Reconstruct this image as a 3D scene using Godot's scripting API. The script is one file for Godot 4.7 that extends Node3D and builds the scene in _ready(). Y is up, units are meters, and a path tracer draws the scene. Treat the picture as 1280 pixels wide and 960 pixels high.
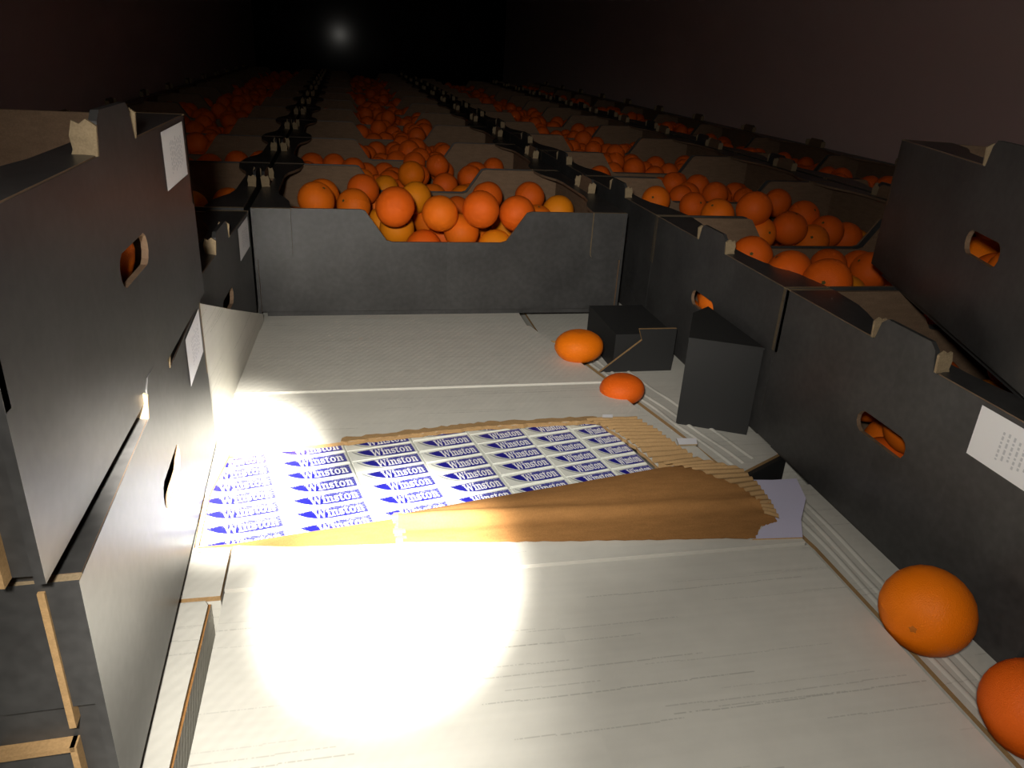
extends Node3D
# Inside of a dark refrigerated trailer: black trays of oranges around white cartons, one torn open.
# Metres; the tops of the middle white cartons lie at y = 0; -z leads deeper into the trailer.

var rng := RandomNumberGenerator.new()
var M := {}
var used := {}
var tray_cache := {}
const ORD := ["zeroth", "first", "second", "third", "fourth", "fifth", "sixth", "seventh", "eighth", "ninth", "tenth", "eleventh", "twelfth", "thirteenth", "fourteenth", "fifteenth", "sixteenth", "seventeenth", "eighteenth", "nineteenth", "twentieth"]

# ------------------------------------------------------------------ naming
func numbered(called: String) -> String:
	var k: int = used.get(called, 0)
	used[called] = k + 1
	return called if k == 0 else "%s_%03d" % [called, k]

func tag(o: Node, label: String, category: String, group := "") -> void:
	o.set_meta("label", label)
	o.set_meta("category", category)
	if group != "":
		o.set_meta("group", group)

func base(called: String, at: Vector3, turn := 0.0) -> Node3D:
	var o := Node3D.new()
	o.name = numbered(called)
	o.position = at
	o.rotation.y = turn
	add_child(o)
	return o

func part(called: String, mesh: Mesh, parent: Node, mats: Array = [], at := Vector3.ZERO) -> MeshInstance3D:
	var o := MeshInstance3D.new()
	o.name = called
	o.mesh = mesh
	for i in mats.size():
		o.set_surface_override_material(i, mats[i])
	o.position = at
	o.cast_shadow = GeometryInstance3D.SHADOW_CASTING_SETTING_ON
	parent.add_child(o, true)
	return o

func structure(called: String, size: Vector3, at: Vector3, mat: Material) -> MeshInstance3D:
	var b := BoxMesh.new()
	b.size = size
	var o := part(called, b, self, [mat], at)
	o.set_meta("kind", "structure")
	return o

# ------------------------------------------------------------------ meshes
class Geo:
	var v := [PackedVector3Array(), PackedVector3Array()]
	var n := [PackedVector3Array(), PackedVector3Array()]
	var uv := [PackedVector2Array(), PackedVector2Array()]
	func tri(s: int, a: Vector3, b: Vector3, c: Vector3, nn: Vector3, ua := Vector2.ZERO, ub := Vector2.ZERO, uc := Vector2.ZERO) -> void:
		# front faces run clockwise
		if (b - a).cross(c - a).dot(nn) > 0.0:
			v[s].append_array(PackedVector3Array([a, c, b]))
			uv[s].append_array(PackedVector2Array([ua, uc, ub]))
		else:
			v[s].append_array(PackedVector3Array([a, b, c]))
			uv[s].append_array(PackedVector2Array([ua, ub, uc]))
		n[s].append_array(PackedVector3Array([nn, nn, nn]))
	func quad(s: int, a: Vector3, b: Vector3, c: Vector3, d: Vector3, nn: Vector3) -> void:
		tri(s, a, b, c, nn)
		tri(s, a, c, d, nn)
	func box(s: int, lo: Vector3, hi: Vector3) -> void:
		for ax in 3:
			for sg in [-1.0, 1.0]:
				var nn := Vector3.ZERO
				nn[ax] = sg
				var u := (ax + 1) % 3
				var w := (ax + 2) % 3
				var q := []
				for k in [[0, 0], [1, 0], [1, 1], [0, 1]]:
					var p := Vector3.ZERO
					p[ax] = hi[ax] if sg > 0 else lo[ax]
					p[u] = hi[u] if k[0] else lo[u]
					p[w] = hi[w] if k[1] else lo[w]
					q.append(p)
				quad(s, q[0], q[1], q[2], q[3], nn)
	func mesh() -> ArrayMesh:
		var m := ArrayMesh.new()
		for s in 2:
			if v[s].size() == 0:
				continue
			var a := []
			a.resize(Mesh.ARRAY_MAX)
			a[Mesh.ARRAY_VERTEX] = v[s]
			a[Mesh.ARRAY_NORMAL] = n[s]
			a[Mesh.ARRAY_TEX_UV] = uv[s]
			m.add_surface_from_arrays(Mesh.PRIMITIVE_TRIANGLES, a)
		return m

func pv(list: Array) -> PackedVector2Array:
	var p := PackedVector2Array()
	for q in list:
		p.append(Vector2(q[0], q[1]))
	return p

# A sheet of board: outline (a, b) in the plane of fr (x = a, y = b, z = outward). Surface 0 = printed outer face, surface 1 = inner face and cut edges.
func panel(outline: PackedVector2Array, hole: PackedVector2Array, th: float, fr: Transform3D, rim := 1) -> Geo:
	var g := Geo.new()
	var nz := fr.basis.z.normalized()
	var pieces := []
	if hole.size() > 2:
		var hx := 0.0
		for q in hole:
			hx += q.x / hole.size()
		for half in [pv([[-9, -9], [hx, -9], [hx, 9], [-9, 9]]), pv([[hx, -9], [9, -9], [9, 9], [hx, 9]])]:
			for p in Geometry2D.intersect_polygons(outline, half):
				pieces.append_array(Geometry2D.clip_polygons(p, hole))
	else:
		pieces.append(outline)
	for p in pieces:
		var t := Geometry2D.triangulate_polygon(p)
		for i in range(0, t.size(), 3):
			var q := [p[t[i]], p[t[i + 1]], p[t[i + 2]]]
			g.tri(0, fr * Vector3(q[0].x, q[0].y, 0), fr * Vector3(q[1].x, q[1].y, 0), fr * Vector3(q[2].x, q[2].y, 0), nz, q[0], q[1], q[2])
			g.tri(1, fr * Vector3(q[0].x, q[0].y, -th), fr * Vector3(q[1].x, q[1].y, -th), fr * Vector3(q[2].x, q[2].y, -th), -nz, q[0], q[1], q[2])
	for ring in [outline, hole]:
		if ring.size() < 3:
			continue
		var inner: bool = ring == hole
		var cw: bool = Geometry2D.is_polygon_clockwise(ring)
		for i in ring.size():
			var a: Vector2 = ring[i]
			var b: Vector2 = ring[(i + 1) % ring.size()]
			var e := (b - a).normalized()
			var on := Vector2(e.y, -e.x)
			if cw != inner:
				on = -on
			g.quad(1 if inner else rim, fr * Vector3(a.x, a.y, 0), fr * Vector3(b.x, b.y, 0), fr * Vector3(b.x, b.y, -th), fr * Vector3(a.x, a.y, -th), (fr.basis * Vector3(on.x, on.y, 0)).normalized())
	return g

func frame(o: Vector3, a: Vector3, b: Vector3) -> Transform3D:
	return Transform3D(Basis(a, b, a.cross(b)), o)

func capsule(cx: float, cy: float, hw: float, hh: float) -> PackedVector2Array:
	var p := PackedVector2Array()
	for i in 12:
		var t := TAU * (i + 0.5) / 12.0
		p.append(Vector2(cx + signf(cos(t)) * (hw - hh) + cos(t) * hh, cy + sin(t) * hh))
	return p

func rounded(x0: float, y0: float, x1: float, y1: float, r: float, corners := [1, 1, 1, 1]) -> PackedVector2Array:
	var p := PackedVector2Array()
	var c := [[x0, y0, PI], [x1, y0, 1.5 * PI], [x1, y1, 0.0], [x0, y1, 0.5 * PI]]
	for k in 4:
		if corners[k]:
			var o := Vector2(c[k][0] + (r if k in [0, 3] else -r), c[k][1] + (r if k < 2 else -r))
			for i in 5:
				var t: float = c[k][2] + i * PI / 8.0
				p.append(o + Vector2(cos(t), sin(t)) * r)
		else:
			p.append(Vector2(c[k][0], c[k][1]))
	return p

# A ragged torn line from a to b
func ragged(a: Vector2, b: Vector2, amp: float, step: float) -> PackedVector2Array:
	var p := PackedVector2Array()
	var k: int = maxi(2, int(a.distance_to(b) / step))
	var nn := (b - a).normalized().orthogonal()
	for i in k:
		p.append(a.lerp(b, (i + rng.randf() * 0.5) / k) + nn * amp * rng.randf_range(-1, 1))
	return p

# horizontal sheet, outline in (x, z) at height y
func sheet(outline: PackedVector2Array, y: float, th: float, hole := PackedVector2Array(), rim := 1) -> Geo:
	var o := PackedVector2Array()
	for q in outline:
		o.append(Vector2(q.x, -q.y))
	var h := PackedVector2Array()
	for q in hole:
		h.append(Vector2(q.x, -q.y))
	return panel(o, h, th, frame(Vector3(0, y, 0), Vector3.RIGHT, Vector3.FORWARD), rim)

# smooth grid of points -> mesh (one surface)
func grid(nu: int, nv: int, f: Callable, closed := false) -> ArrayMesh:
	var st := SurfaceTool.new()
	st.begin(Mesh.PRIMITIVE_TRIANGLES)
	st.set_smooth_group(0)
	for i in nu + 1:
		for j in nv + 1:
			st.set_uv(Vector2(float(i) / nu, float(j) / nv))
			st.add_vertex(f.call(float(i) / nu, float(j) / nv))
	for i in nu:
		for j in nv:
			var a := i * (nv + 1) + j
			var b := a + nv + 1
			for q in [a, b, a + 1, b, b + 1, a + 1]:
				st.add_index(q)
	st.generate_normals()
	return st.commit()

# ------------------------------------------------------------------ materials
func mat(c: Color, rough := 0.8, spec := 0.5) -> StandardMaterial3D:
	var m := StandardMaterial3D.new()
	m.albedo_color = c
	m.roughness = rough
	m.metallic_specular = spec
	m.cull_mode = BaseMaterial3D.CULL_DISABLED
	return m

func img_tex(im: Image) -> ImageTexture:
	return ImageTexture.create_from_image(im)

func triplanar(m: StandardMaterial3D, s: Vector3) -> void:
	m.uv1_triplanar = true
	m.uv1_scale = s

func make_materials() -> void:
	# white outer liner of the cartons: faint flutes and rubbed lines
	var n := 512
	var hi := Image.create(n, n, false, Image.FORMAT_RF)
	var al := Image.create(n, n, false, Image.FORMAT_RGB8)
	var fn := FastNoiseLite.new()
	fn.seed = 4
	fn.frequency = 0.02
	for y in n:
		for x in n:
			var w := sin(TAU * y / n * 44.0 + 0.6 * sin(TAU * x / n * 3.0))
			var dg := sin(TAU * (x * 40.0 + y * 30.0) / n)
			hi.set_pixel(x, y, Color(0.5 + 0.07 * w + 0.2 * dg + 0.12 * fn.get_noise_2d(x * 0.3, y * 3.0), 0, 0))
			var t := 0.96 + 0.015 * fn.get_noise_2d(x * 0.15, y * 4.0) + 0.02 * fn.get_noise_2d(x, y)
			al.set_pixel(x, y, Color(t, t, t * 0.99))
	for k in 46:
		var y0 := rng.randi_range(0, n - 2)
		var x0 := rng.randi_range(0, n)
		var len := rng.randi_range(40, 260)
		var d := rng.randf_range(0.05, 0.16)
		for i in len:
			var yy := posmod(y0 + int(1.6 * sin(i * 0.02)), n)
			var c := al.get_pixel((x0 + i) % n, yy)
			if rng.randf() < 0.8:
				al.set_pixel((x0 + i) % n, yy, Color(c.r - d, c.g - d, c.b - d))
	var wh := mat(Color(0.86, 0.85, 0.82), 0.62, 0.4)
	wh.albedo_texture = img_tex(al)
	wh.heightmap_enabled = true
	wh.heightmap_texture = img_tex(hi)
	wh.heightmap_scale = 0.03
	triplanar(wh, Vector3(2.2, 2.2, 2.2))
	M.white = wh
	# black print of the trays: rubbed, with pale scuffs
	var bl := Image.create(n, n, false, Image.FORMAT_RGB8)
	for y in n:
		for x in n:
			var t := 0.86 + 0.12 * fn.get_noise_2d(x * 0.5, y * 0.5) + 0.1 * fn.get_noise_2d(x * 4.0, y * 4.0 + 90)
			bl.set_pixel(x, y, Color(t, t, t * 1.0))
	for k in 26:
		var x0 := rng.randf() * n
		var y0 := rng.randi_range(0, n - 1)
		var lean := rng.randf_range(-0.25, 0.25)
		var g := rng.randf_range(0.1, 0.55)
		for i in rng.randi_range(15, 70):
			if rng.randf() < 0.75:
				var px := posmod(int(x0 + i * lean), n)
				var py := (y0 + i) % n
				var c := bl.get_pixel(px, py)
				bl.set_pixel(px, py, c.lerp(Color(1, 1, 1), g))
	var bk := mat(Color(0.30, 0.297, 0.295), 0.38, 0.5)
	M.dimmed_black = mat(Color(0.17, 0.17, 0.17), 0.6, 0.4)  # black board darkened in its colour to stand in for dimmer light
	bk.albedo_texture = img_tex(bl)
	triplanar(bk, Vector3(1.9, 1.9, 1.9))
	M.black = bk
	# raw kraft board
	var kr := Image.create(256, 256, false, Image.FORMAT_RGB8)
	for y in 256:
		for x in 256:
			var t := 0.90 + 0.06 * fn.get_noise_2d(x * 1.0, y * 4.0) + rng.randf_range(-0.05, 0.05)
			kr.set_pixel(x, y, Color(t, t, t))
	var kt := img_tex(kr)
	for e in [["kraft", Color(0.56, 0.46, 0.37)], ["kraft_bright", Color(0.72, 0.52, 0.31)], ["kraft_torn", Color(0.74, 0.60, 0.42)], ["kraft_pale", Color(0.66, 0.58, 0.46)]]:
		var m := mat(e[1], 0.85, 0.3)
		m.albedo_texture = kt
		triplanar(m, Vector3(5, 5, 5))
		M[e[0]] = m
	M.paper = mat(Color(0.93, 0.93, 0.95), 0.7, 0.3)
	M.lilac = mat(Color(0.84, 0.83, 0.93), 0.7, 0.3)
	# orange peel
	var pn := NoiseTexture2D.new()
	var pf := FastNoiseLite.new()
	pf.noise_type = FastNoiseLite.TYPE_CELLULAR
	pf.frequency = 0.09
	pf.seed = 2
	pn.noise = pf
	pn.width = 256
	pn.height = 256
	pn.seamless = true
	var cols := [Color(0.95, 0.46, 0.09), Color(0.92, 0.40, 0.09), Color(0.96, 0.56, 0.09), Color(0.95, 0.48, 0.05)]
	for k in 4:
		var m := mat(cols[k], 0.46, 0.30)
		m.cull_mode = BaseMaterial3D.CULL_BACK
		m.heightmap_enabled = true
		m.heightmap_texture = pn
		m.heightmap_scale = 0.05
		triplanar(m, Vector3(1.6, 1.6, 1.6))
		M["peel%d" % k] = m
	M.stem = mat(Color(0.33, 0.30, 0.12), 0.9)
	M.scar = mat(Color(0.74, 0.40, 0.05), 0.8)
	# sticker with rows of small print
	var lb := Image.create(96, 128, false, Image.FORMAT_RGB8)
	lb.fill(Color(0.97, 0.97, 0.98))
	for r in 9:
		var yy := 40 + r * 8
		var x := 20 + (r % 3) * 4
		while x < 74:
			var w := rng.randi_range(3, 9)
			lb.fill_rect(Rect2i(x, yy, w, 3), Color(0.80, 0.81, 0.83))
			x += w + 3
	var sm := mat(Color(1, 1, 1), 0.45)
	sm.albedo_texture = img_tex(lb)
	M.sticker = sm
	# printed pack panels
	M.pack = mat(Color(0.90, 0.91, 0.88), 0.35, 0.5)
	var st := Image.create(160, 48, false, Image.FORMAT_RGB8)
	for y in 48:
		for x in 160:
			var u := x / 160.0
			var w := 1.0 - y / 48.0
			var p := clampf((u - 0.36) * 0.75 + (w - 0.55) * 0.9, 0.0, 0.62)
			var c := Color(0.13, 0.13, 0.56)
			if rng.randf() < p and (x / 2 + y / 2) % 2 == 0:
				c = Color(0.82, 0.84, 0.90)
			st.set_pixel(x, y, c)
	M.panel_blue = mat(Color(1, 1, 1), 0.35, 0.5)
	M.panel_blue.albedo_texture = img_tex(st)
	M.grey_print = mat(Color(0.60, 0.62, 0.62), 0.35, 0.5)
	M.ink_white = mat(Color(0.96, 0.96, 0.96), 0.4, 0.4)
	M.wall = mat(Color(0.88, 0.78, 0.76), 0.75, 0.3)
	M.ceiling = mat(Color(0.80, 0.74, 0.72), 0.8, 0.3)
	M.deck = mat(Color(0.25, 0.22, 0.20), 0.8, 0.3)
	M.bulkhead = mat(Color(0.10, 0.10, 0.11), 0.11, 0.28)

# ------------------------------------------------------------------ trays
func tray_proto(w: float, d: float, h: float, stick: Array) -> Node3D:
	var key := "%.3f %.3f %.3f %s" % [w, d, h, stick]
	if tray_cache.has(key):
		return tray_cache[key]
	var o := Node3D.new()
	var th := 0.005
	var foot := 0.012
	var pm := [M.black, M.kraft]
	var no := PackedVector2Array()
	var g := Geo.new()
	g.box(0, Vector3(-w / 2 + 0.012, 0, -d / 2 + 0.012), Vector3(w / 2 - 0.012, foot + 0.004, d / 2 - 0.012))
	part("base", g.mesh(), o, [M.black])
	# display walls with a dip in the middle
	var c := minf(0.148, w * 0.26)
	var e := c - 0.047
	var dip := h - 0.055
	var hv := w / 2 - th
	var outline := pv([[-hv, foot], [hv, foot], [hv, h], [c, h], [c - 0.008, h - 0.002], [e + 0.004, dip + 0.003], [e - 0.006, dip], [-e + 0.006, dip], [-e - 0.004, dip + 0.003], [-c + 0.008, h - 0.002], [-c, h], [-hv, h]])
	part("front_panel", panel(outline, no, th, frame(Vector3(0, 0, d / 2), Vector3.RIGHT, Vector3.UP)).mesh(), o, pm)
	part("back_panel", panel(outline, no, th, frame(Vector3(0, 0, -d / 2), Vector3.LEFT, Vector3.UP)).mesh(), o, pm)
	var side := pv([[-d / 2 - 0.007, foot], [d / 2 + 0.007, foot], [d / 2 + 0.007, h], [0.045, h], [0.040, h + 0.020], [0.032, h + 0.026], [-0.032, h + 0.026], [-0.040, h + 0.020], [-0.045, h], [-d / 2 - 0.007, h]])
	var grip := capsule(0.0, foot + (h - foot) * 0.56, 0.040, 0.0125)
	for s in [1, -1]:
		var fr := frame(Vector3(s * w / 2, 0, 0), Vector3(0, 0, -s), Vector3.UP)
		part("side_panel", panel(side, grip, th, fr, 0).mesh(), o, pm)
		# folded-in top edge, narrow in the middle and cut out round the latch
		var fl := PackedVector2Array()
		var hw := w / 2 - 0.0005
		for q in [[-d / 2, hw], [-0.052, hw], [-0.046, hw - 0.013], [0.046, hw - 0.013], [0.052, hw], [d / 2, hw], [d / 2, hw - 0.062], [d / 2 - 0.06, hw - 0.056], [d / 2 - 0.09, hw - 0.047], [d / 2 - 0.12, hw - 0.036], [d / 2 - 0.16, hw - 0.031], [-d / 2 + 0.16, hw - 0.031], [-d / 2 + 0.12, hw - 0.036], [-d / 2 + 0.09, hw - 0.047], [-d / 2 + 0.06, hw - 0.056], [-d / 2, hw - 0.062]]:
			fl.append(Vector2(s * q[1], q[0]))
		part("top_flange", panel(fl, no, th, frame(Vector3(0, h + 0.001, 0), Vector3.RIGHT, Vector3.FORWARD)).mesh(), o, pm)
		# raw fibres where the latch was pressed out of the flange
		for m in [1, -1]:
			var rag := pv([[-0.001, h - 0.012], [0.0015, h + 0.018], [-0.004, h + 0.022], [-0.008, h + 0.019], [-0.012, h + 0.021], [-0.0145, h + 0.012], [-0.0135, h + 0.004], [-0.0155, h - 0.001], [-0.010, h - 0.004], [-0.006, h - 0.003], [-0.003, h - 0.008]])
			for i in rag.size():
				rag[i] = Vector2(s * (w / 2 + rag[i].x), rag[i].y)
			part("torn_fibres", panel(rag, no, 0.003, frame(Vector3(0, 0, m * 0.0485), Vector3.RIGHT, Vector3.UP)).mesh(), o, [M.kraft_pale, M.kraft_pale])
		for f in [1, -1]:
			var x1: float = s * w / 2
			var x2: float = s * (w / 2 - 0.062)
			var cf := rounded(minf(x1, x2), h - 0.084, maxf(x1, x2), h + 0.001, 0.012, [1 if s * f > 0 else 0, 0 if s * f > 0 else 1, 0, 0])
			if f < 0:
				cf = rounded(minf(-x1, -x2), h - 0.084, maxf(-x1, -x2), h + 0.001, 0.012, [1 if s * f > 0 else 0, 0 if s * f > 0 else 1, 0, 0])
			part("corner_flap", panel(cf, no, 0.006, frame(Vector3(0, 0, f * (d / 2 + 0.0065)), Vector3(f, 0, 0), Vector3.UP)).mesh(), o, [M.black, M.kraft_pale])
		if not (s in stick):
			continue
		var lg := Geo.new()
		var sx: float = s * (w / 2 + 0.0008)
		var za: float = -s * (d / 2 - 0.012)
		var zb: float = -s * (d / 2 - 0.105)
		var q1 := Vector3(sx, h - 0.052, za)
		var q2 := Vector3(sx, h - 0.052, zb)
		var q3 := Vector3(sx, h - 0.004, zb)
		var q4 := Vector3(sx, h - 0.004, za)
		lg.tri(0, q1, q2, q3, Vector3(s, 0, 0), Vector2(0, 1), Vector2(0, 0), Vector2(1, 0))
		lg.tri(0, q1, q3, q4, Vector3(s, 0, 0), Vector2(0, 1), Vector2(1, 0), Vector2(1, 1))
		part("label_sticker", lg.mesh(), o, [M.sticker]).set_meta("label", "white printed sticker")
	tray_cache[key] = o
	return o

func tray(at: Vector3, w: float, d: float, h: float, label: String, group: String, turn := 0.0, stick := []) -> Node3D:
	var o: Node3D = tray_proto(w, d, h, stick).duplicate()
	o.name = numbered("fruit_tray")
	o.position = at
	o.rotation.y = turn
	tag(o, label, "crate", group)
	add_child(o)
	return o

# ------------------------------------------------------------------ oranges
var orange_mesh: ArrayMesh
var stem_mesh: ArrayMesh
var heap := []          # [position, radius, tint, exposed, crate words, named]
var piles := {}

func make_orange() -> void:
	var nz := FastNoiseLite.new()
	nz.seed = 9
	nz.frequency = 0.8
	orange_mesh = grid(24, 16, func(u, v):
		var th: float = PI * v
		var p := Vector3(sin(th) * cos(TAU * u), cos(th), sin(th) * sin(TAU * u))
		var r: float = 1.0 + 0.022 * nz.get_noise_3d(p.x, p.y, p.z) * sin(th) - 0.07 * exp(-pow(th / 0.2, 2.0)) - 0.03 * exp(-pow((PI - th) / 0.15, 2.0))
		return Vector3(p.x * r, p.y * r * 0.95, p.z * r))
	stem_mesh = grid(10, 3, func(u, v):
		var r: float = 0.11 * v * (1.0 + 0.3 * cos(u * TAU * 5.0))
		return Vector3(r * cos(TAU * u), 0.905 - 0.015 * v, r * sin(TAU * u)))

# Drop spheres one after another to where they rest: a heap that fits w x d up to a height
func pile(w: float, d: float, top: float, sd: int) -> Array:
	var key := "%.3f %.3f %.3f %d" % [w, d, top, sd]
	if piles.has(key):
		return piles[key]
	rng.seed = sd
	var s := []
	var miss := 0
	while s.size() < 190 and miss < 14:
		var r := rng.randf_range(0.0305, 0.0355)
		var best := Vector3(0, 9, 0)
		for t in 16:
			var x := rng.randf_range(-w / 2 + r, w / 2 - r)
			var z := rng.randf_range(-d / 2 + r, d / 2 - r)
			var y := r + 0.018
			for q in s:
				var hd: float = (q[0].x - x) * (q[0].x - x) + (q[0].z - z) * (q[0].z - z)
				var rr: float = q[1] + r
				if hd < rr * rr:
					y = maxf(y, q[0].y + sqrt(rr * rr - hd))
			if y < best.y:
				best = Vector3(x, y, z)
		var dome := 0.028 * (1.0 - minf(1.0, absf(best.x) / (w * 0.36)))
		if best.y > top - 0.028 + dome:
			miss += 1
			continue
		s.append([best, r])
	for q in s:
		var open := true
		for p in s:
			if p[0].y > q[0].y + 0.02 and Vector2(p[0].x - q[0].x, p[0].z - q[0].z).length() < 0.034:
				open = false
				break
		q.append(open)
	piles[key] = s
	return s

func fill(at: Vector3, w: float, d: float, top: float, sd: int, words: String, turn := 0.0, placed := []) -> void:
	for p in placed:
		heap.append([Vector3(p[0], p[1], p[2]), p[3], p[4], true, words, true])
	var flip := 1.0 if (sd / 10) % 2 == 0 else -1.0
	for q in pile(w - 0.014, d - 0.014, top, sd % 10):
		var p: Vector3 = Vector3(q[0].x * flip, q[0].y, q[0].z)
		p = at + p.rotated(Vector3.UP, turn)
		var ok := true
		for c in placed:
			var o := Vector3(c[0], c[1], c[2])
			if o.distance_to(p) < (c[3] + q[1]) * 0.97:
				ok = false
				break
			# nothing may stand before or on a fruit that lies open on top
			if p.y > o.y - 0.01 and Vector2(p.x - o.x, p.z - o.z).length() < 0.06:
				ok = false
				break
		if placed.size() > 8 and p.y > at.y + 0.12:
			ok = false
		if ok:
			heap.append([p, q[1], [0, 1, 1, 2, 0, 3][(int(absf(q[0].x) * 9999.0) + sd) % 6], q[2], words, false])

func orange_thing(p: Vector3, r: float, tint: int, label: String, group: String, with_stem := false) -> MeshInstance3D:
	var o := MeshInstance3D.new()
	o.name = numbered("orange")
	o.mesh = orange_mesh
	o.set_surface_override_material(0, M["peel%d" % tint])
	o.position = p
	o.scale = Vector3.ONE * r
	o.rotation = Vector3(rng.randf_range(-1.2, 1.2), rng.randf() * TAU, rng.randf_range(-1.2, 1.2))
	tag(o, label, "orange", group)
	add_child(o)
	if with_stem:
		part("stem_end", stem_mesh, o, [M.stem]).set_meta("label", "small brown stem end")
	return o

func place_oranges(eye: Vector3, cam: Camera3D) -> void:
	rng.seed = 77
	var inv := cam.transform.affine_inverse()
	var ranked := []
	for k in heap.size():
		var h: Array = heap[k]
		var c: Vector3 = inv * h[0]
		var sx: float = c.x / -c.z * 950.0 + 640.0
		var sy: float = -c.y / -c.z * 950.0 + 480.0
		h.append(sx)
		var seen: bool = h[3] and c.z < -0.1 and sx > -20 and sx < 1300 and sy > -10 and sy < 980
		if h[5]:
			ranked.append([0.0, k])
		elif seen:
			ranked.append([h[0].distance_to(eye), k])
	ranked.sort_custom(func(a, b): return a[0] < b[0] or (a[0] == b[0] and a[1] < b[1]))
	var single := {}
	var by_tray := {}
	for i in mini(294, ranked.size()):
		single[ranked[i][1]] = true
		var h: Array = heap[ranked[i][1]]
		if not by_tray.has(h[4]):
			by_tray[h[4]] = []
		by_tray[h[4]].append(ranked[i][1])
	for words in by_tray:
		var ks: Array = by_tray[words]
		ks.sort_custom(func(a, b): return heap[a][0].z > heap[b][0].z)
		# three rows from the viewer's side to the far side, each counted from the left as seen
		var rows := [[], [], []]
		for i in ks.size():
			rows[mini(2, i * 3 / ks.size())].append(ks[i])
		for r in 3:
			rows[r].sort_custom(func(a, b): return heap[a][6] < heap[b][6])
			for i in rows[r].size():
				var h: Array = heap[rows[r][i]]
				var tone: String = ["bright orange", "deep orange", "yellowish orange", "golden orange"][h[2]]
				orange_thing(h[0], h[1], h[2], "%s, %s from left, %s third, %s" % [tone, ORD[mini(i + 1, 20)], ["near", "middle", "far"][r], words], "oranges in the " + words, h[5])
	# the far and the buried fruit, past the number that is built one by one
	var rest := []
	for k in heap.size():
		if not single.has(k):
			rest.append(k)
	var mm := MultiMesh.new()
	mm.transform_format = MultiMesh.TRANSFORM_3D
	mm.mesh = orange_mesh
	mm.instance_count = rest.size()
	for i in rest.size():
		var h: Array = heap[rest[i]]
		mm.set_instance_transform(i, Transform3D(Basis.from_euler(Vector3(rng.randf_range(-1.2, 1.2), rng.randf() * TAU, rng.randf())).scaled(Vector3.ONE * h[1]), h[0]))
	var mi := MultiMeshInstance3D.new()
	mi.name = numbered("far_oranges")
	mi.multimesh = mm
	mi.material_override = M.peel1
	tag(mi, "many small oranges heaped in the dark trays further back", "oranges")
	mi.set_meta("kind", "stuff")
	add_child(mi)

# ------------------------------------------------------------------ white cartons
# body = outline in (x, z); flaps = list of [outline, height above the top, hole]
func carton(label: String, body: PackedVector2Array, top: float, depth: float, flaps: Array, recess := 0.005, rim := 1) -> Node3D:
	var c := Vector2.ZERO
	for q in body:
		c += q / body.size()
	var o := base("white_carton", Vector3(c.x, top - depth, c.y))
	tag(o, label, "box", "white corrugated cartons")
	var lb := PackedVector2Array()
	for q in body:
		lb.append(q - c)
	part("body", sheet(lb, depth - recess, depth - recess).mesh(), o, [M.kraft_bright, M.white])
	for f in flaps:
		var lf := PackedVector2Array()
		for q in f[0]:
			lf.append(q - c)
		var hl := PackedVector2Array()
		if f.size() > 2:
			for q in f[2]:
				hl.append(q - c)
		part("top_flap", sheet(lf, depth + f[1], 0.0048, hl, rim).mesh(), o, [M.white, M.kraft_torn])
	return o

func rect(x0: float, x1: float, z0: float, z1: float) -> PackedVector2Array:
	return pv([[x0, z0], [x1, z0], [x1, z1], [x0, z1]])

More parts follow.
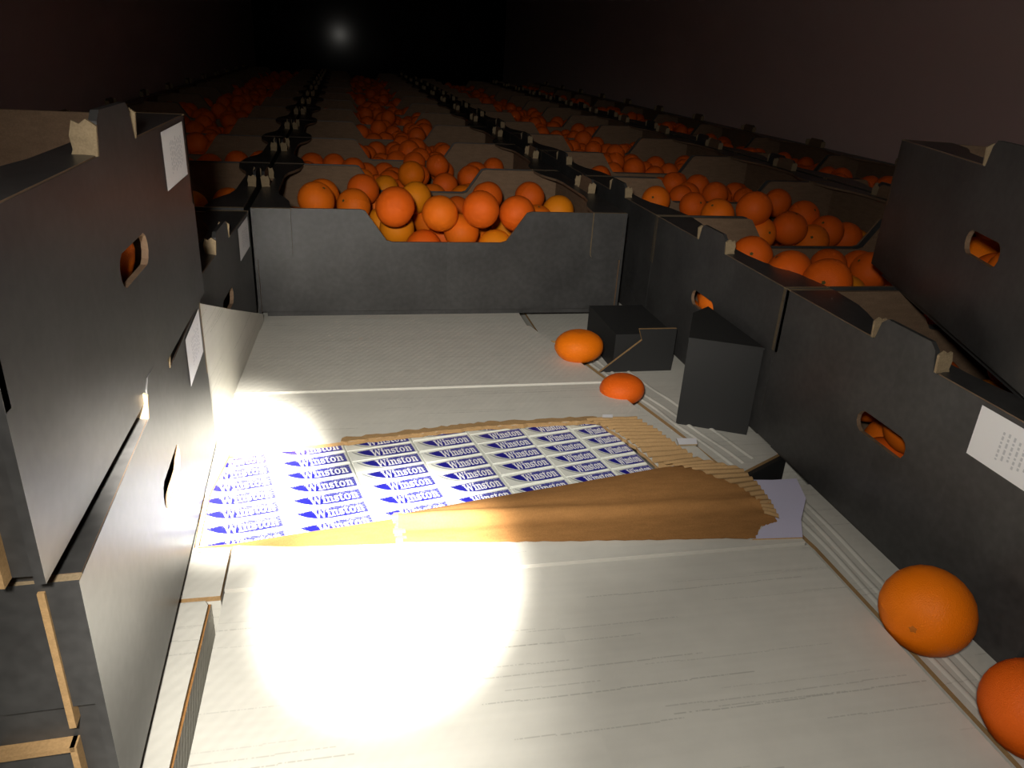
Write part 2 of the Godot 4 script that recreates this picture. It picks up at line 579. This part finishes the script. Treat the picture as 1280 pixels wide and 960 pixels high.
# ------------------------------------------------------------------ cigarette packs
func pack_proto(w: float, t: float) -> Node3D:
	var o := Node3D.new()
	var g := Geo.new()
	g.box(0, Vector3(-w / 2, 0, -t / 2), Vector3(w / 2, 0.0540, t / 2))
	var e := 0.0012
	g.box(0, Vector3(-w / 2 + e, 0.0540, -t / 2 + e), Vector3(w / 2 - e, 0.0550, t / 2 - e))
	part("body", g.mesh(), o, [M.pack])
	var y := 0.0553
	# (u to the right, v away from the reader), both 0..1 over the face
	var P := func(u: float, v: float, yy: float) -> Vector3: return Vector3((u - 0.5) * w, yy, (0.5 - v) * t)
	var out := [[0.13, 0.80], [0.18, 0.60], [0.24, 0.42], [0.32, 0.26], [0.42, 0.15], [0.54, 0.09], [0.72, 0.08], [0.965, 0.10], [0.965, 0.86], [0.60, 0.86], [0.30, 0.84]]
	var g2 := Geo.new()
	var poly := pv(out)
	var tr := Geometry2D.triangulate_polygon(poly)
	for i in range(0, tr.size(), 3):
		var a: Vector2 = poly[tr[i]]
		var b: Vector2 = poly[tr[i + 1]]
		var c: Vector2 = poly[tr[i + 2]]
		g2.tri(0, P.call(a.x, a.y, y), P.call(b.x, b.y, y), P.call(c.x, c.y, y), Vector3.UP, Vector2(a.x, 1 - a.y), Vector2(b.x, 1 - b.y), Vector2(c.x, 1 - c.y))
	part("blue_panel", g2.mesh(), o, [M.panel_blue])
	var g3 := Geo.new()
	var arc := [[0.06, 0.84, 0.015], [0.10, 0.64, 0.03], [0.16, 0.42, 0.035], [0.23, 0.26, 0.035], [0.31, 0.14, 0.03], [0.40, 0.05, 0.015]]
	for i in arc.size() - 1:
		var a: Array = arc[i]
		var b: Array = arc[i + 1]
		g3.quad(0, P.call(a[0], a[1], y), P.call(a[0] + a[2], a[1] + a[2], y), P.call(b[0] + b[2], b[1] + b[2], y), P.call(b[0], b[1], y), Vector3.UP)
	part("grey_arc", g3.mesh(), o, [M.grey_print])
	var tm := TextMesh.new()
	var sf := SystemFont.new()
	sf.font_names = PackedStringArray(["Droid Serif"])
	sf.font_weight = 700
	tm.font = sf
	tm.text = "Winston"
	tm.font_size = 32
	tm.depth = 0.3
	tm.pixel_size = 0.01
	tm.curve_step = 4.0
	var ab := tm.get_aabb()
	var L := part("lettering", tm, o, [M.ink_white])
	var sx := w * 0.60 / ab.size.x
	var sz := t * 0.60 / ab.size.y
	# text stands in its own x-y plane: lay it down so that it reads from the front of the carton
	L.transform = Transform3D(Basis(Vector3(sx, 0, 0), Vector3(0, 0, -sz), Vector3(0, 0.001, 0)), Vector3(w * 0.125, y + 0.0002, t * -0.005) - Vector3(ab.get_center().x * sx, 0, -ab.get_center().y * sz))
	return o

# ------------------------------------------------------------------ scene
func _ready() -> void:
	rng.seed = 11
	# camera, environment, light
	var cam := Camera3D.new()
	cam.name = "camera"
	var eye := Vector3(0, 0.45, 0)
	cam.transform = Transform3D(Basis(Vector3(0.9785, 0.0548, 0.1991), Vector3(0.0314, 0.9135, -0.4057), Vector3(-0.2041, 0.4032, 0.8921)).orthonormalized(), eye)
	cam.fov = rad_to_deg(2.0 * atan(480.0 / 950.0))
	cam.near = 0.02
	cam.far = 40.0
	add_child(cam)
	cam.current = true
	var env := Environment.new()
	env.background_mode = Environment.BG_COLOR
	env.background_color = Color(0, 0, 0)
	env.ambient_light_source = Environment.AMBIENT_SOURCE_DISABLED
	env.tonemap_mode = Environment.TONE_MAPPER_LINEAR
	env.tonemap_exposure = 1.0
	env.sdfgi_enabled = true
	env.ssao_enabled = true
	env.ssil_enabled = true
	var we := WorldEnvironment.new()
	we.name = "world_environment"
	we.environment = env
	add_child(we)
	# hand torches held beside the camera: two narrow beams and their wide spill
	torch("torch_beam", Vector3(-0.06, 0.52, 0.02), Vector3(0.028, 0.0, -0.565), 9.2, 0.65, 7.0)
	torch("torch_beam_inner", Vector3(-0.04, 0.50, 0.0), Vector3(-0.135, 0.0, -0.785), 7.0, 0.9, 15.0)
	torch("torch_halo", Vector3(-0.05, 0.52, 0.03), Vector3(-0.03, 0.0, -0.45), 18.0, 1.0, 0.75)
	torch("torch_spill", Vector3(-0.05, 0.52, 0.04), Vector3(0.22, 0.0, -1.22), 24.0, 1.0, 0.85)
	torch("torch_corona", Vector3(-0.05, 0.52, 0.04), Vector3(0.30, 0.0, -0.70), 62.0, 1.0, 0.31)
	make_materials()
	make_orange()
	shell()
	cartons()
	trays()
	place_oranges(eye, cam)
	packs()
	loose()

func torch(called: String, at: Vector3, to: Vector3, angle: float, soft: float, energy: float) -> void:
	var l := SpotLight3D.new()
	l.name = called
	l.spot_angle = angle
	l.spot_angle_attenuation = soft
	l.spot_range = 14.0
	l.spot_attenuation = 2.0
	l.light_energy = energy
	l.light_color = Color(1.0, 0.98, 0.94)
	l.light_size = 0.02
	l.shadow_enabled = true
	l.look_at_from_position(at, to, Vector3.UP)
	add_child(l)

func shell() -> void:
	structure("floor", Vector3(2.64, 0.05, 10.0), Vector3(0.41, -0.345, -3.7), M.deck)
	structure("ceiling", Vector3(2.64, 0.05, 10.0), Vector3(0.41, 1.625, -3.7), M.ceiling)
	structure("wall_left", Vector3(0.05, 1.92, 10.0), Vector3(-0.885, 0.64, -3.7), M.wall)
	structure("wall_right", Vector3(0.05, 1.92, 10.0), Vector3(1.705, 0.64, -3.7), M.wall)
	structure("wall_back", Vector3(2.54, 1.92, 0.05), Vector3(0.41, 0.64, -8.675), M.bulkhead)
	structure("wall_front", Vector3(2.54, 1.92, 0.05), Vector3(0.41, 0.64, 1.275), M.wall)

func cartons() -> void:
	# the near carton in the middle, with the torch on it
	carton("near white carton in the torchlight, plain closed top, nearest to viewer", rect(-0.117, 0.452, 0.10, -0.570), 0.0, 0.31, [[rect(-0.1165, 0.452, 0.10, -0.5700), 0.0]])
	# the opened carton behind it
	var lid := pv([[0.452, -0.574], [0.452, -0.60], [0.434, -0.70], [0.425, -0.78], [0.388, -0.89], [0.371, -0.985], [-0.172, -0.985], [-0.172, -0.83], [-0.155, -0.72], [-0.150, -0.642], [-0.117, -0.640], [-0.117, -0.574]])
	var cut := pv([[-0.149, -0.632], [0.041, -0.6665], [0.355, -0.7315]])
	for s in [[Vector2(0.355, -0.7315), Vector2(0.345, -0.79)], [Vector2(0.345, -0.79), Vector2(0.318, -0.866)], [Vector2(0.318, -0.866), Vector2(0.159, -0.862)], [Vector2(0.159, -0.862), Vector2(-0.013, -0.838)], [Vector2(-0.013, -0.838), Vector2(-0.150, -0.820)]]:
		cut.append_array(ragged(s[0], s[1], 0.0018, 0.008))
	cut.append(Vector2(-0.153, -0.74))
	var k2 := carton("opened white carton with torn lid showing blue and white cigarette packs", pv([[0.450, -0.574], [0.434, -0.70], [0.388, -0.89], [0.310, -1.236], [-0.172, -1.236], [-0.172, -0.83], [-0.150, -0.642], [-0.117, -0.640], [-0.117, -0.574]]), 0.0, 0.31, [[lid, 0.001, cut], [pv([[0.3705, -0.988], [0.309, -1.236], [-0.172, -1.236], [-0.172, -0.988]]), 0.003]], 0.068, 0)
	opened_parts(k2)
	# the cartons under the trays to the left
	carton("white carton at left edge of the torchlight, with trays stacked on it", rect(-0.80, -0.127, 0.10, -0.563), 0.0, 0.31, [[pv([[-0.80, 0.10], [-0.129, 0.10], [-0.1275, -0.30], [-0.1285, -0.45], [-0.128, -0.556], [-0.131, -0.562], [-0.80, -0.562]]), 0.0]])
	carton("white carton with dark creases, behind the left one, mostly under trays", pv([[-0.80, -0.567], [-0.1195, -0.567], [-0.1195, -0.637], [-0.1535, -0.641], [-0.1595, -0.75], [-0.176, -0.83], [-0.176, -1.236], [-0.80, -1.236]]), 0.0, 0.31, [[pv([[-0.80, -0.567], [-0.1195, -0.567], [-0.1195, -0.637], [-0.1535, -0.641], [-0.1595, -0.75], [-0.176, -0.83], [-0.176, -1.236], [-0.80, -1.236]]), 0.0]])
	# right-hand cartons, slightly lower, with fruit rolled onto their rim
	var ra := pv([[0.488, 0.10], [1.05, 0.10], [1.05, -0.722], [0.474, -0.722], [0.487, -0.60]])
	var near_rim := carton("white carton rim at right that the largest loose orange lies on", ra, -0.027, 0.283, [[ra, 0.0]])
	var rb := pv([[0.467, -0.752], [0.565, -0.806], [1.05, -0.806], [1.05, -1.236], [0.362, -1.236], [0.441, -0.89]])
	var far_rim := carton("pale grooved carton rim at right of the opened carton, under two oranges", rb, -0.027, 0.283, [[rb, 0.0]])
	# crushed flutes along both rims
	for e in [[near_rim, 0.497, 0.05, -0.712, 0.0], [near_rim, 0.509, 0.05, -0.712, 0.0], [near_rim, 0.523, 0.05, -0.712, 0.0], [far_rim, 0.480, -0.772, -1.20, -0.105], [far_rim, 0.495, -0.780, -1.20, -0.105], [far_rim, 0.514, -0.790, -1.20, -0.095]]:
		var c: Node3D = e[0]
		var ridge := grid(4, 40, func(u, v):
			var z: float = lerpf(e[2], e[3], v)
			var x: float = e[1] + e[4] * v + (u - 0.5) * 0.007 + 0.0012 * sin(v * 23.0 + e[1] * 900.0)
			return Vector3(x - c.position.x, 0.2832 + 0.0022 * sin(PI * u) * (0.75 + 0.25 * sin(v * 31.0)), z - c.position.z))
		part("crushed_flute", ridge, c, [M.white])
	for r in 9:
		var z0 := -1.240 - 0.67 * r
		for c in [["left", -0.80, -0.18], ["middle", -0.172, 0.452], ["right", 0.458, 1.05], ["far right", 1.057, 1.66]]:
			if r == 0 and c[0] == "middle":
				c = ["middle", -0.172, 0.306]
			elif r == 0 and c[0] == "right":
				c = ["right", 0.338, 1.05]
			carton("white carton %s from front in the %s row under the trays" % [ORD[r + 1], c[0]], rect(c[1], c[2], z0, z0 - 0.665), -0.027 if c[1] > 0.32 else 0.0, 0.283 if c[1] > 0.32 else 0.31, [[rect(c[1], c[2], z0, z0 - 0.665), 0.0]])
	for z in [0.10, -0.573]:
		carton("white carton at far right under trays, %s" % ("nearest to viewer" if z > 0 else "second from viewer"), rect(1.057, 1.66, z, z - 0.663), -0.027, 0.283, [[rect(1.057, 1.66, z, z - 0.663), 0.0]])

func opened_parts(k2: Node3D) -> void:
	var o := k2.position
	var sub := func(p: PackedVector2Array) -> PackedVector2Array:
		var r := PackedVector2Array()
		for q in p:
			r.append(q - Vector2(o.x, o.z))
		return r
	# torn back lip: a thin ragged line of bare kraft
	var lip := PackedVector2Array()
	lip.append_array(ragged(Vector2(-0.02, -0.836), Vector2(0.159, -0.861), 0.0015, 0.006))
	lip.append_array(ragged(Vector2(0.159, -0.861), Vector2(0.322, -0.866), 0.0015, 0.006))
	lip.append_array(ragged(Vector2(0.322, -0.876), Vector2(0.159, -0.873), 0.0025, 0.006))
	lip.append_array(ragged(Vector2(0.159, -0.873), Vector2(-0.02, -0.846), 0.0025, 0.006))
	part("torn_edge", sheet(sub.call(lip), 0.3125, 0.002).mesh(), k2, [M.kraft_torn, M.kraft_torn])
	# bare flutes at the right of the opening
	var i0 := [Vector2(0.300, -0.868), Vector2(0.331, -0.833), Vector2(0.345, -0.788), Vector2(0.356, -0.731)]
	var o0 := [Vector2(0.372, -0.866), Vector2(0.388, -0.826), Vector2(0.399, -0.785), Vector2(0.412, -0.741)]
	var pick := func(a: Array, t: float) -> Vector2:
		var s := clampf(t, 0.0, 0.9999) * (a.size() - 1)
		return a[int(s)].lerp(a[int(s) + 1], s - int(s))
	var wob := FastNoiseLite.new()
	wob.seed = 5
	wob.frequency = 14.0
	var fl := grid(6, 150, func(u, v):
		var a: Vector2 = pick.call(i0, v)
		var b: Vector2 = pick.call(o0, v)
		var t: float = u + (0.05 * wob.get_noise_1d(v * 2.0) if u > 0.9 or u < 0.1 else 0.0)
		var p := a.lerp(b, t)
		return Vector3(p.x - o.x, 0.3135 + 0.0022 * sin(v * TAU * 13.0 + u * 0.5) + 0.001 * wob.get_noise_2d(u, v), p.y - o.z))
	part("bare_flutes", fl, k2, [M.kraft_torn]).set_meta("label", "torn strip of bare brown corrugation")
	# brown underside of the torn lid, folded towards the viewer
	var n0 := [Vector2(0.0415, -0.6690), Vector2(0.1006, -0.6815), Vector2(0.1736, -0.6960), Vector2(0.2428, -0.7085), Vector2(0.3545, -0.7306), Vector2(0.402, -0.7352), Vector2(0.4456, -0.7077), Vector2(0.449, -0.672)]
	var f0 := [Vector2(0.0375, -0.6215), Vector2(0.10, -0.6140), Vector2(0.19, -0.6040), Vector2(0.28, -0.5945), Vector2(0.355, -0.5865), Vector2(0.398, -0.5815), Vector2(0.416, -0.6020), Vector2(0.4387, -0.6085)]
	var fold := grid(70, 24, func(u, v):
		var a: Vector2 = pick.call(n0, u)
		var b: Vector2 = pick.call(f0, u)
		var t: float = v
		if v > 0.97:
			t += 0.02 * wob.get_noise_1d(u * 4.0)
		var p := a.lerp(b, t)
		var crease: float = 0.0035 * maxf(0.0, 1.0 - absf(v - 0.33 - 0.25 * sin(u * 2.2)) / 0.10) + 0.002 * wob.get_noise_2d(u * 0.06, v * 0.08)
		return Vector3(p.x - o.x, 0.314 + 0.008 * sin(PI * minf(v * 1.6, 1.0)) * (1.0 - 0.5 * u) + crease, p.y - o.z))
	part("folded_flap", fold, k2, [M.kraft_bright]).set_meta("label", "brown underside of the torn lid folded forward")
	var oi := [Vector2(0.352, -0.730), Vector2(0.388, -0.712), Vector2(0.425, -0.672), Vector2(0.434, -0.640), Vector2(0.428, -0.618)]
	var oo := [Vector2(0.400, -0.737), Vector2(0.446, -0.709), Vector2(0.450, -0.676), Vector2(0.447, -0.640), Vector2(0.440, -0.607)]
	var curl := grid(5, 110, func(u, v):
		var a: Vector2 = pick.call(oi, v)
		var b: Vector2 = pick.call(oo, v)
		var p := a.lerp(b, u + (0.06 * wob.get_noise_1d(v * 3.0) if u < 0.1 else 0.0))
		return Vector3(p.x - o.x, 0.3185 + 0.004 * (1.0 - v) + 0.0012 * sin(v * TAU * 15.0), p.y - o.z))
	part("bare_flutes", curl, k2, [M.kraft_torn]).set_meta("label", "pale corrugated edge of the folded lid")
	# frayed left end of the flap
	var g := Geo.new()
	for i in 11:
		var z := -0.669 + i * 0.0045
		g.box(0, Vector3(0.036 - o.x + 0.002 * sin(i * 5.0), 0.3105, z - o.z), Vector3(0.0445 - o.x + 0.002 * sin(i * 3.0), 0.3165 + 0.0012 * sin(i * 2.0), z + 0.003 - o.z))
	part("frayed_end", g.mesh(), k2, [M.kraft_pale])
	# white paper side of the lid, bent out over the rim at the right
	var ws := pv([[0.436, -0.690], [0.455, -0.695], [0.480, -0.692], [0.511, -0.692], [0.498, -0.650], [0.468, -0.610], [0.452, -0.5800], [0.397, -0.584], [0.420, -0.604]])
	part("torn_white_sheet", sheet(sub.call(ws), 0.3125, 0.0022).mesh(), k2, [M.lilac, M.kraft_torn]).set_meta("label", "torn white paper sheet bent over the rim")
	part("paper_scrap", sheet(sub.call(pv([[0.402, -0.797], [0.428, -0.794], [0.4225, -0.779], [0.398, -0.780]])), 0.3165, 0.002).mesh(), k2, [M.paper, M.kraft_pale])
	part("paper_scrap", sheet(sub.call(pv([[0.327, -0.872], [0.341, -0.871], [0.338, -0.862], [0.324, -0.864]])), 0.3165, 0.002).mesh(), k2, [M.paper, M.kraft_pale])
	# inner wall of bare board along the front of the packs
	part("inner_wall", sheet(sub.call(pv([[-0.149, -0.640], [-0.116, -0.6415], [0.041, -0.6665], [0.038, -0.6225], [-0.062, -0.6300], [-0.116, -0.6390]])), 0.3115, 0.002).mesh(), k2, [M.kraft_bright, M.kraft_bright]).set_meta("label", "bare golden brown board along the front of the packs")
	# side flap standing up against the trays at the left
	var sf := pv([[0.0, 0.0], [0.455, 0.0], [0.455, 0.012], [0.20, 0.105], [0.005, 0.178]])
	var fr := frame(Vector3(-0.1675 - o.x, 0.311, -0.835 - o.z), Vector3(0.037, 0, -0.999).normalized(), Vector3.UP)
	part("side_flap", panel(sf, PackedVector2Array(), 0.004, Transform3D(Basis(fr.basis.x, fr.basis.y, -fr.basis.z), fr.origin)).mesh(), k2, [M.white, M.white])

func trays() -> void:
	# stack at the left
	var low := tray(Vector3(-0.47, 0.0, -0.580), 0.64, 0.462, 0.186, "lower black tray of the left stack, brightly lit side with long slot", "trays in the left stack", deg_to_rad(2.0), [1])
	var high := tray(Vector3(-0.47, 0.1865, -0.575), 0.64, 0.462, 0.1885, "upper black tray of left stack with white sticker and orange in slot", "trays in the left stack", 0.0, [1])
	for q in [[low, [[0.300, 0.088, 0.3035, 0.182], [0.260, 0.070, 0.300, 0.0735], [0.2975, 0.012, 0.301, 0.0735]]], [high, [[0.299, 0.012, 0.3025, 0.105]]]]:
		for r in q[1]:
			var g := Geo.new()
			g.box(0, Vector3(r[0], r[1], 0.231), Vector3(r[2], r[3], 0.2395))
			part("bare_edge", g.mesh(), q[0], [M.kraft_torn])
	fill(Vector3(-0.47, 0.1865, -0.575), 0.63, 0.452, 0.10, 23, "upper tray of left stack", 0.0, [[-0.1925, 0.294, -0.605, 0.0345, 0]])
	tray(Vector3(-0.4835, 0.0, -1.062), 0.64, 0.440, 0.19, "black tray right behind the left stack with torn top edge", "trays in the left row", deg_to_rad(-2.1), [1])
	fill(Vector3(-0.4835, 0.0, -1.062), 0.63, 0.43, 0.10, 11, "tray right behind left stack", deg_to_rad(-2.1))
	# three rows running back
	var m1 := [[-0.055, 0.183, -1.420, 0.0330, 0], [-0.048, 0.166, -1.556, 0.0330, 0], [0.032, 0.167, -1.622, 0.0330, 1], [0.011, 0.158, -1.500, 0.0330, 0], [0.080, 0.188, -1.341, 0.0354, 1], [0.133, 0.165, -1.555, 0.0330, 2], [0.089, 0.131, -1.433, 0.0330, 2], [0.160, 0.175, -1.354, 0.0327, 0], [0.204, 0.136, -1.387, 0.0333, 0], [0.289, 0.161, -1.605, 0.0330, 1], [0.231, 0.186, -1.341, 0.0334, 1], [0.303, 0.174, -1.368, 0.0330, 1], [0.387, 0.158, -1.629, 0.0330, 1], [0.419, 0.151, -1.507, 0.0335, 2], [0.366, 0.141, -1.467, 0.0325, 0], [0.245, 0.104, -1.749, 0.0313, 1], [0.055, 0.119, -1.687, 0.0330, 0], [-0.032, 0.123, -1.617, 0.0330, 1], [0.132, 0.112, -1.365, 0.0325, 1], [0.262, 0.116, -1.352, 0.0320, 2]]
	for k in 12:
		var z := -1.546 - 0.5 * k
		var w := "%s tray of centre row" % ORD[k + 1]
		tray(Vector3(0.168, 0, z), 0.645, 0.484, 0.19, "open black tray heaped with oranges facing the viewer, front of centre row" if k == 0 else "black tray of oranges, %s from the front in the centre row" % ORD[k + 1], "trays in the centre row")
		fill(Vector3(0.168, 0, z), 0.635, 0.474, 0.158, [12, 1, 12, 3, 11, 2, 13, 1, 12, 3, 11, 2][k] + 0, w, 0.0, m1 if k == 0 else [])
		var wl := "%s tray of left row" % ORD[k + 2]
		tray(Vector3(-0.485, 0, z), 0.64, 0.484, 0.19, "black tray of oranges, %s from the front in the left row" % ORD[k + 2], "trays in the left row")
		fill(Vector3(-0.485, 0, z), 0.63, 0.474, 0.158, [3, 11, 2, 13, 1, 12, 3, 11, 2, 13, 1, 12][k], wl)
	var c2 := [[0.624, 0.169, -1.082, 0.0330, 1], [0.611, 0.180, -0.950, 0.0330, 1], [0.631, 0.184, -0.888, 0.0330, 1], [0.734, 0.134, -0.985, 0.0328, 2], [0.833, 0.126, -1.179, 0.0327, 1], [0.898, 0.121, -1.186, 0.0333, 1], [0.839, 0.146, -1.076, 0.0330, 1], [0.890, 0.101, -1.103, 0.0330, 1], [0.714, 0.125, -1.048, 0.0332, 0], [0.5800, 0.098, -1.078, 0.0330, 0]]
	var c3 := [[0.757, 0.196, -1.335, 0.0341, 1], [0.968, 0.158, -1.611, 0.0330, 1], [0.778, 0.148, -1.338, 0.0339, 0], [0.845, 0.158, -1.343, 0.0342, 1], [0.940, 0.160, -1.452, 0.0335, 1], [0.960, 0.141, -1.391, 0.0343, 1], [0.906, 0.131, -1.353, 0.0334, 0], [0.687, 0.152, -1.649, 0.0326, 0], [0.793, 0.135, -1.676, 0.0327, 1], [0.715, 0.171, -1.396, 0.0330, 0], [1.023, 0.122, -1.414, 0.0352, 1]]
	for k in 14:
		var z := -0.617 - 0.445 * k
		var w := "%s tray of right row" % ORD[k + 1]
		tray(Vector3(0.862, -0.027, z), 0.64, 0.430, 0.217, ["large near black tray at right with bent latch and white sticker", "black tray of oranges, second in right row, orange behind its slot"][k] if k < 2 else "black tray of oranges, %s from the front in the right row" % ORD[k + 1], "trays in the right row", 0.0, [-1] if k == 0 else [])
		fill(Vector3(0.862, -0.027, z), 0.63, 0.420, 0.177 if k else 0.157, [2, 11, 3, 12, 1, 13, 2, 11, 3, 12, 1, 13, 2, 11][k], w, 0.0, [[], c2, c3][k] if k < 3 else [])
	for k in 12:
		var z := -1.05 - 0.5 * k
		tray(Vector3(1.425, -0.027, z), 0.44, 0.484, 0.217, "black tray of oranges, %s from the front in the far right row by the wall" % ORD[k + 1], "trays in the far right row")
		fill(Vector3(1.425, -0.027, z), 0.43, 0.474, 0.190, [1, 13, 2, 11, 3, 12, 1, 13, 2, 11, 3, 12][k], "%s tray of far right row" % ORD[k + 1])
	# the tray set askew on top of the right row
	var turn := deg_to_rad(-20.0)
	var corner := Vector3(0.715, 0.190, -0.915)
	var ctr := corner + Vector3(0.22, 0, 0.30).rotated(Vector3.UP, turn)
	tray(ctr, 0.44, 0.60, 0.178, "black tray set askew on top of the right row, slot at its side", "trays in the right row", turn)
	fill(ctr, 0.43, 0.59, 0.155, 12, "askew topmost tray at right", turn)

func packs() -> void:
	var org := Vector2(0.021, -0.664)
	var u := Vector2(0.979, -0.2045)
	var v := Vector2(-0.195, -0.981)
	var edges := [-0.176, -0.0878, 0.0, 0.083, 0.157, 0.228, 0.290, 0.342]
	for c in 7:
		var w: float = edges[c + 1] - edges[c]
		var rows: int = 7 if c < 5 else 6
		var pitch := 0.0275 if c < 4 else 0.0268
		var proto := pack_proto(w - 0.0012, pitch - 0.0012)
		for r in rows:
			var p: Vector2 = org + u * (edges[c] + w / 2.0) + v * pitch * (r + 0.5)
			var o: Node3D = proto.duplicate()
			o.name = numbered("cigarette_pack")
			o.position = Vector3(p.x, -0.0605 + 0.0008 * sin(c * 3.0 + r * 7.0), p.y)
			o.rotation.y = atan2(0.2045, 0.979) + 0.006 * sin(r * 5.0 + c * 2.0)
			tag(o, "blue and white cigarette pack, %s column from the left, %s row from the front" % [ORD[c + 1], ORD[r + 1]], "pack", "cigarette packs in the opened carton")
			add_child(o)

func loose() -> void:
	rng.seed = 31
	var a := orange_thing(Vector3(0.4875, 0.0185, -0.443), 0.0395, 3, "large loose orange on the white rim beside the near right tray", "loose oranges")
	var pole := Vector3(-0.828, -0.01, 0.555).normalized()
	a.basis = Basis(pole.cross(Vector3.UP).normalized(), pole, pole.cross(Vector3.UP).normalized().cross(pole)).scaled(Vector3.ONE * 0.0395)
	part("stem_end", stem_mesh, a, [M.scar]).set_meta("label", "dull greenish scar")
	orange_thing(Vector3(0.494, 0.0155, -0.334), 0.0375, 1, "loose orange cut by the picture's bottom right corner", "loose oranges")
	var b := orange_thing(Vector3(0.354, 0.022, -1.085), 0.035, 3, "loose orange on the rim behind the opened carton, the farther of two", "loose oranges")
	b.rotation = Vector3(0, 0.1, 0)
	b.scale = Vector3(0.040, 0.028, 0.034)
	var c := orange_thing(Vector3(0.384, 0.004, -0.956), 0.03, 1, "half hidden orange in the gap right of the opened carton", "loose oranges")
	c.rotation = Vector3(0, 0.2, 0)
	c.scale = Vector3(0.034, 0.024, 0.030)
	# dark pieces standing on the rim between the carton and the right row
	var o := base("black_board_box", Vector3(0.494, -0.027, -0.97))
	tag(o, "plain black cardboard box standing on the pale rim, front end bare", "box")
	var foot := pv([[-0.045, 0.070], [0.043, 0.114], [0.043, -0.06], [0.006, -0.03]])
	part("body", sheet(foot, 0.128, 0.128).mesh(), o, [M.dimmed_black, M.dimmed_black])
	var lid := pv([[-0.046, 0.071], [0.0435, 0.1155], [0.0435, -0.061], [0.005, -0.031]])
	part("lid", sheet(lid, 0.1315, 0.003).mesh(), o, [M.dimmed_black, M.dimmed_black])
	var p := base("black_board_tray", Vector3(0.47, -0.027, -1.16))
	tag(p, "black cardboard tray with bare tan edges, behind the plain black box", "tray")
	var tri := pv([[-0.075, 0.0], [0.05, 0.0], [0.05, 0.074], [-0.015, 0.074], [-0.008, 0.055]])
	part("front_panel", panel(tri, PackedVector2Array(), 0.005, frame(Vector3(0, 0, 0.07), Vector3.RIGHT, Vector3.UP)).mesh(), p, [M.dimmed_black, M.kraft_torn])
	var h := Geo.new()
	h.box(0, Vector3(-0.05, 0.0, -0.09), Vector3(0.05, 0.062, 0.06))
	part("body", h.mesh(), p, [M.dimmed_black])
	var k := base("added_gap_shade", Vector3(0.515, -0.30, -0.766))  # added sheet: hides the lit carton side so the gap reads as shade
	tag(k, "added black sheet that darkens the gap between the pale rims", "board")
	part("body", sheet(pv([[-0.048, 0.012], [0.050, -0.042], [0.054, -0.035], [-0.044, 0.019]]), 0.268, 0.262).mesh(), k, [M.dimmed_black, M.dimmed_black])
